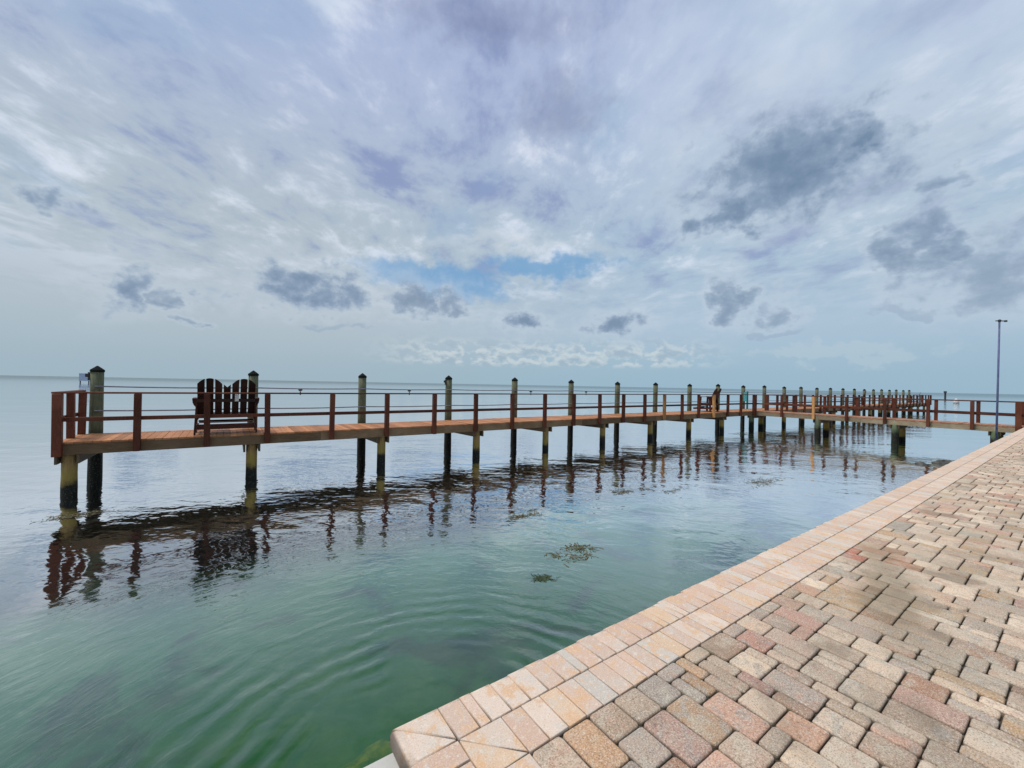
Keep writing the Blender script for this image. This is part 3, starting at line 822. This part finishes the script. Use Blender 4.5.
CH = [(-.02, 'dark brown tall double chair near the pier\'s open left end', True),
      (24.0, 'dark brown tall double chair on the deck just left of the boardwalk junction', False),
      (51.8, 'dark brown tall double chair midway along the far pier stretch', False),
      (74.4, 'dark brown tall double chair at the distant right end of the pier', False)]
proto = None
for u, lb, pq in CH:
    e_ = empty('double_chair', (u, 12.86 if u < 1 else 13.12, .003), lb, 'chair', 'tall double chairs on the pier')
    e_.rotation_euler.z = 0 if u < 1 else R(11)
    if proto is None:
        chair_parts(e_, pq); proto = e_
    else:
        for ch in proto.children:
            if not ch.name.startswith('plaque'): link_copy(ch, e_)

# ------------------------------------------------------------------ turquoise sign on the far side
sg = empty('notice_board', (29.9, 13.95, 0), 'turquoise notice board on a dark teal stake behind the boardwalk corner', 'sign')
mb = MB(); mb.box(-.24, .20, -.012, .012, .56, 1.16, .004); mb.build('panel', M['teal'], sg)
mb = MB(); mb.box(.205, .33, -.04, .04, 0, 1.25, .006); mb.build('stake', M['dark_teal'], sg)

# ------------------------------------------------------------------ slim pole by the seawall
pl_ = empty('lamp_pole', (21.2, 1.80, WZ), 'slim dark blue pole with a short arm on top rising beside the seawall', 'pole')
mb = MB(); mb.lathe((0, 0, .95), [(.029, 0), (.027, 1.5), (.023, 4.10)], 12, 0, (.006, -.006)); mb.build('shaft', M['pole_blue'], pl_, smooth=True)
mb = MB(); mb.lathe((0, 0, -.9), [(.045, 0), (.043, 1.84)], 12, 0); mb.build('sleeve', M['buoy_grey'], pl_, smooth=True)
mb = MB(); mb.lathe((.03, -.025, 5.02), [(.03, 0), (.04, .03), (.04, .07), (.015, .09)], 12); mb.build('head', M['dark_metal'], pl_)
mb = MB(); mb.beam((-.07, .05, 5.06), (.22, -.15, 5.06), .03, .03, .004); mb.box(.16, .25, -.18, -.11, 5.03, 5.085, .006); mb.build('arm', M['dark_metal'], pl_)

# ------------------------------------------------------------------ markers and buoy far out
mk = empty('channel_marker', (-49.1, 240.5, WZ), 'pale blue boarded marker standing far out beside the first tall piling', 'marker')
mb = MB(); mb.box(-1.6, 1.6, -.3, .3, .9, 4.0); mb.build('board', M['marker_blue'], mk)
mb = MB(); mb.box(-1.4, -1.1, -.2, .2, -2, .9); mb.build('post', M['dark_metal'], mk)
mb = MB(); mb.box(1.1, 1.4, -.2, .2, -2, .9); mb.build('post', M['dark_metal'], mk)
mk = empty('channel_marker', (300, 42.5, WZ), 'dark slender marker post far out right of the pier\'s end', 'marker')
mb = MB(); mb.lathe((0, 0, -2), [(.38, 0), (.38, 4.6)], 8); mb.build('post', M['dark_metal'], mk)
mb = MB(); mb.box(-.6, .6, -.5, .5, 2.6, 3.5); mb.build('board', M['dark_metal'], mk)
mb = MB(); mb.lathe((149.8, 19.3, WZ - .2), [(.25, 0), (.55, .25), (.55, .8), (.3, 1.25), (.08, 1.5)], 12)
tag(mb.build('buoy', M['buoy_grey'], loc=(149.8, 19.3, WZ), smooth=True), 'small pale grey buoy afloat beyond the boardwalk railing', 'buoy')

# ------------------------------------------------------------------ floating seaweed, rocks
sw = random.Random(5)
def weed(u, v, ru, rv, n, label, material, z=WZ + .003, ln=.10):
    mb = MB(); ang_ = sw.uniform(0, 3.1)
    cl = [(sw.gauss(0, .5), sw.gauss(0, .5)) for _ in range(7)]
    for _ in range(n):
        c = sw.choice(cl); a_, b_ = c[0] + sw.gauss(0, .25), c[1] + sw.gauss(0, .25)
        x, y = u + ru * a_, v + rv * b_; t = sw.uniform(0, 6.28); L_ = sw.uniform(.4, 1.2) * ln; wd = sw.uniform(.003, .009)
        pts = []; px, py = x, y
        for s_ in range(4):
            pts.append((px, py, z + sw.uniform(-.003, .006))); px += math.cos(t) * L_ / 3; py += math.sin(t) * L_ / 3; t += sw.uniform(-.8, .8)
        nx, ny = -math.sin(t) * wd, math.cos(t) * wd; vs = []
        for p in pts: vs += [(p[0] - nx, p[1] - ny, p[2]), (p[0] + nx, p[1] + ny, p[2] + .002)]
        mb.add(vs, [(2 * i, 2 * i + 2, 2 * i + 3, 2 * i + 1) for i in range(3)])
    return tag(mb.build('seaweed_mat', material, loc=(u, v, z)), label, 'seaweed', 'floating seaweed mats')
weed(4.55, 4.62, .36, .22, 240, 'brown feathery seaweed mat afloat nearest the seawall', M['weed'])
weed(4.85, 6.40, .34, .15, 170, 'thin olive seaweed mat afloat behind the nearest one', M['weed'])
weed(8.3, 6.55, .5, .22, 190, 'scattered olive seaweed mat afloat in mid water below the pier', M['weed'])
weed(9.2, 6.05, .35, .15, 70, 'small wispy seaweed mat beside the scattered one', M['weed'])
weed(3.5, 4.2, .16, .09, 90, 'small dark green seaweed tuft left of the brown feathery mat', M['weed_dark'])
weed(12.2, 5.2, 1.0, .35, 300, 'long thin seaweed mat afloat toward the boardwalk', M['weed'])
weed(-2.05, 10.9, .55, .28, 200, 'yellow green seaweed mat afloat below the pier\'s left corner post', M['weed'])
weed(24.6, 11.6, 1.1, .5, 300, 'dark green seaweed mat afloat by the boardwalk junction', M['weed_dark'])
def rock(u, v, z, r_, material, label, group=None, seed=0, flat=.6):
    rr = random.Random(seed); mb = MB(); n = 14; m_ = 8; vs = []; ph = [rr.uniform(0, 6.28) for _ in range(6)]
    for i in range(m_ + 1):
        th = math.pi * i / m_
        for j in range(n):
            a = 2 * math.pi * j / n
            q = r_ * (1 + .16 * math.sin(2 * a + ph[0]) + .12 * math.sin(3 * a + ph[1] + 2 * th) + .10 * math.sin(5 * th + ph[2] + a))
            vs.append((u + q * math.sin(th) * math.cos(a), v + q * math.sin(th) * math.sin(a), z + q * flat * math.cos(th)))
    fs = [(i * n + j, i * n + (j + 1) % n, (i + 1) * n + (j + 1) % n, (i + 1) * n + j) for i in range(m_) for j in range(n)]
    mb.add(vs, fs)
    return tag(mb.build('rock', material, loc=(u, v, z), smooth=True), label, 'rock', group)
rock(.86, 2.92, -1.50, .30, M['algae_rock'], 'yellow algae covered rock under water at the seawall corner', seed=3)
RG = 'dark rocks breaking the surface by the seawall'
rock(20.6, 3.5, -1.24, .20, M['rock'], 'dark rounded rock awash off the seawall, farthest left of three', RG, 4)
rock(21.6, 3.1, -1.24, .26, M['rock'], 'largest dark rock awash off the seawall near the slim pole', RG, 5)
rock(19.3, 2.75, -1.23, .16, M['rock'], 'smallest dark rock awash, closest to the coping edge', RG, 6)
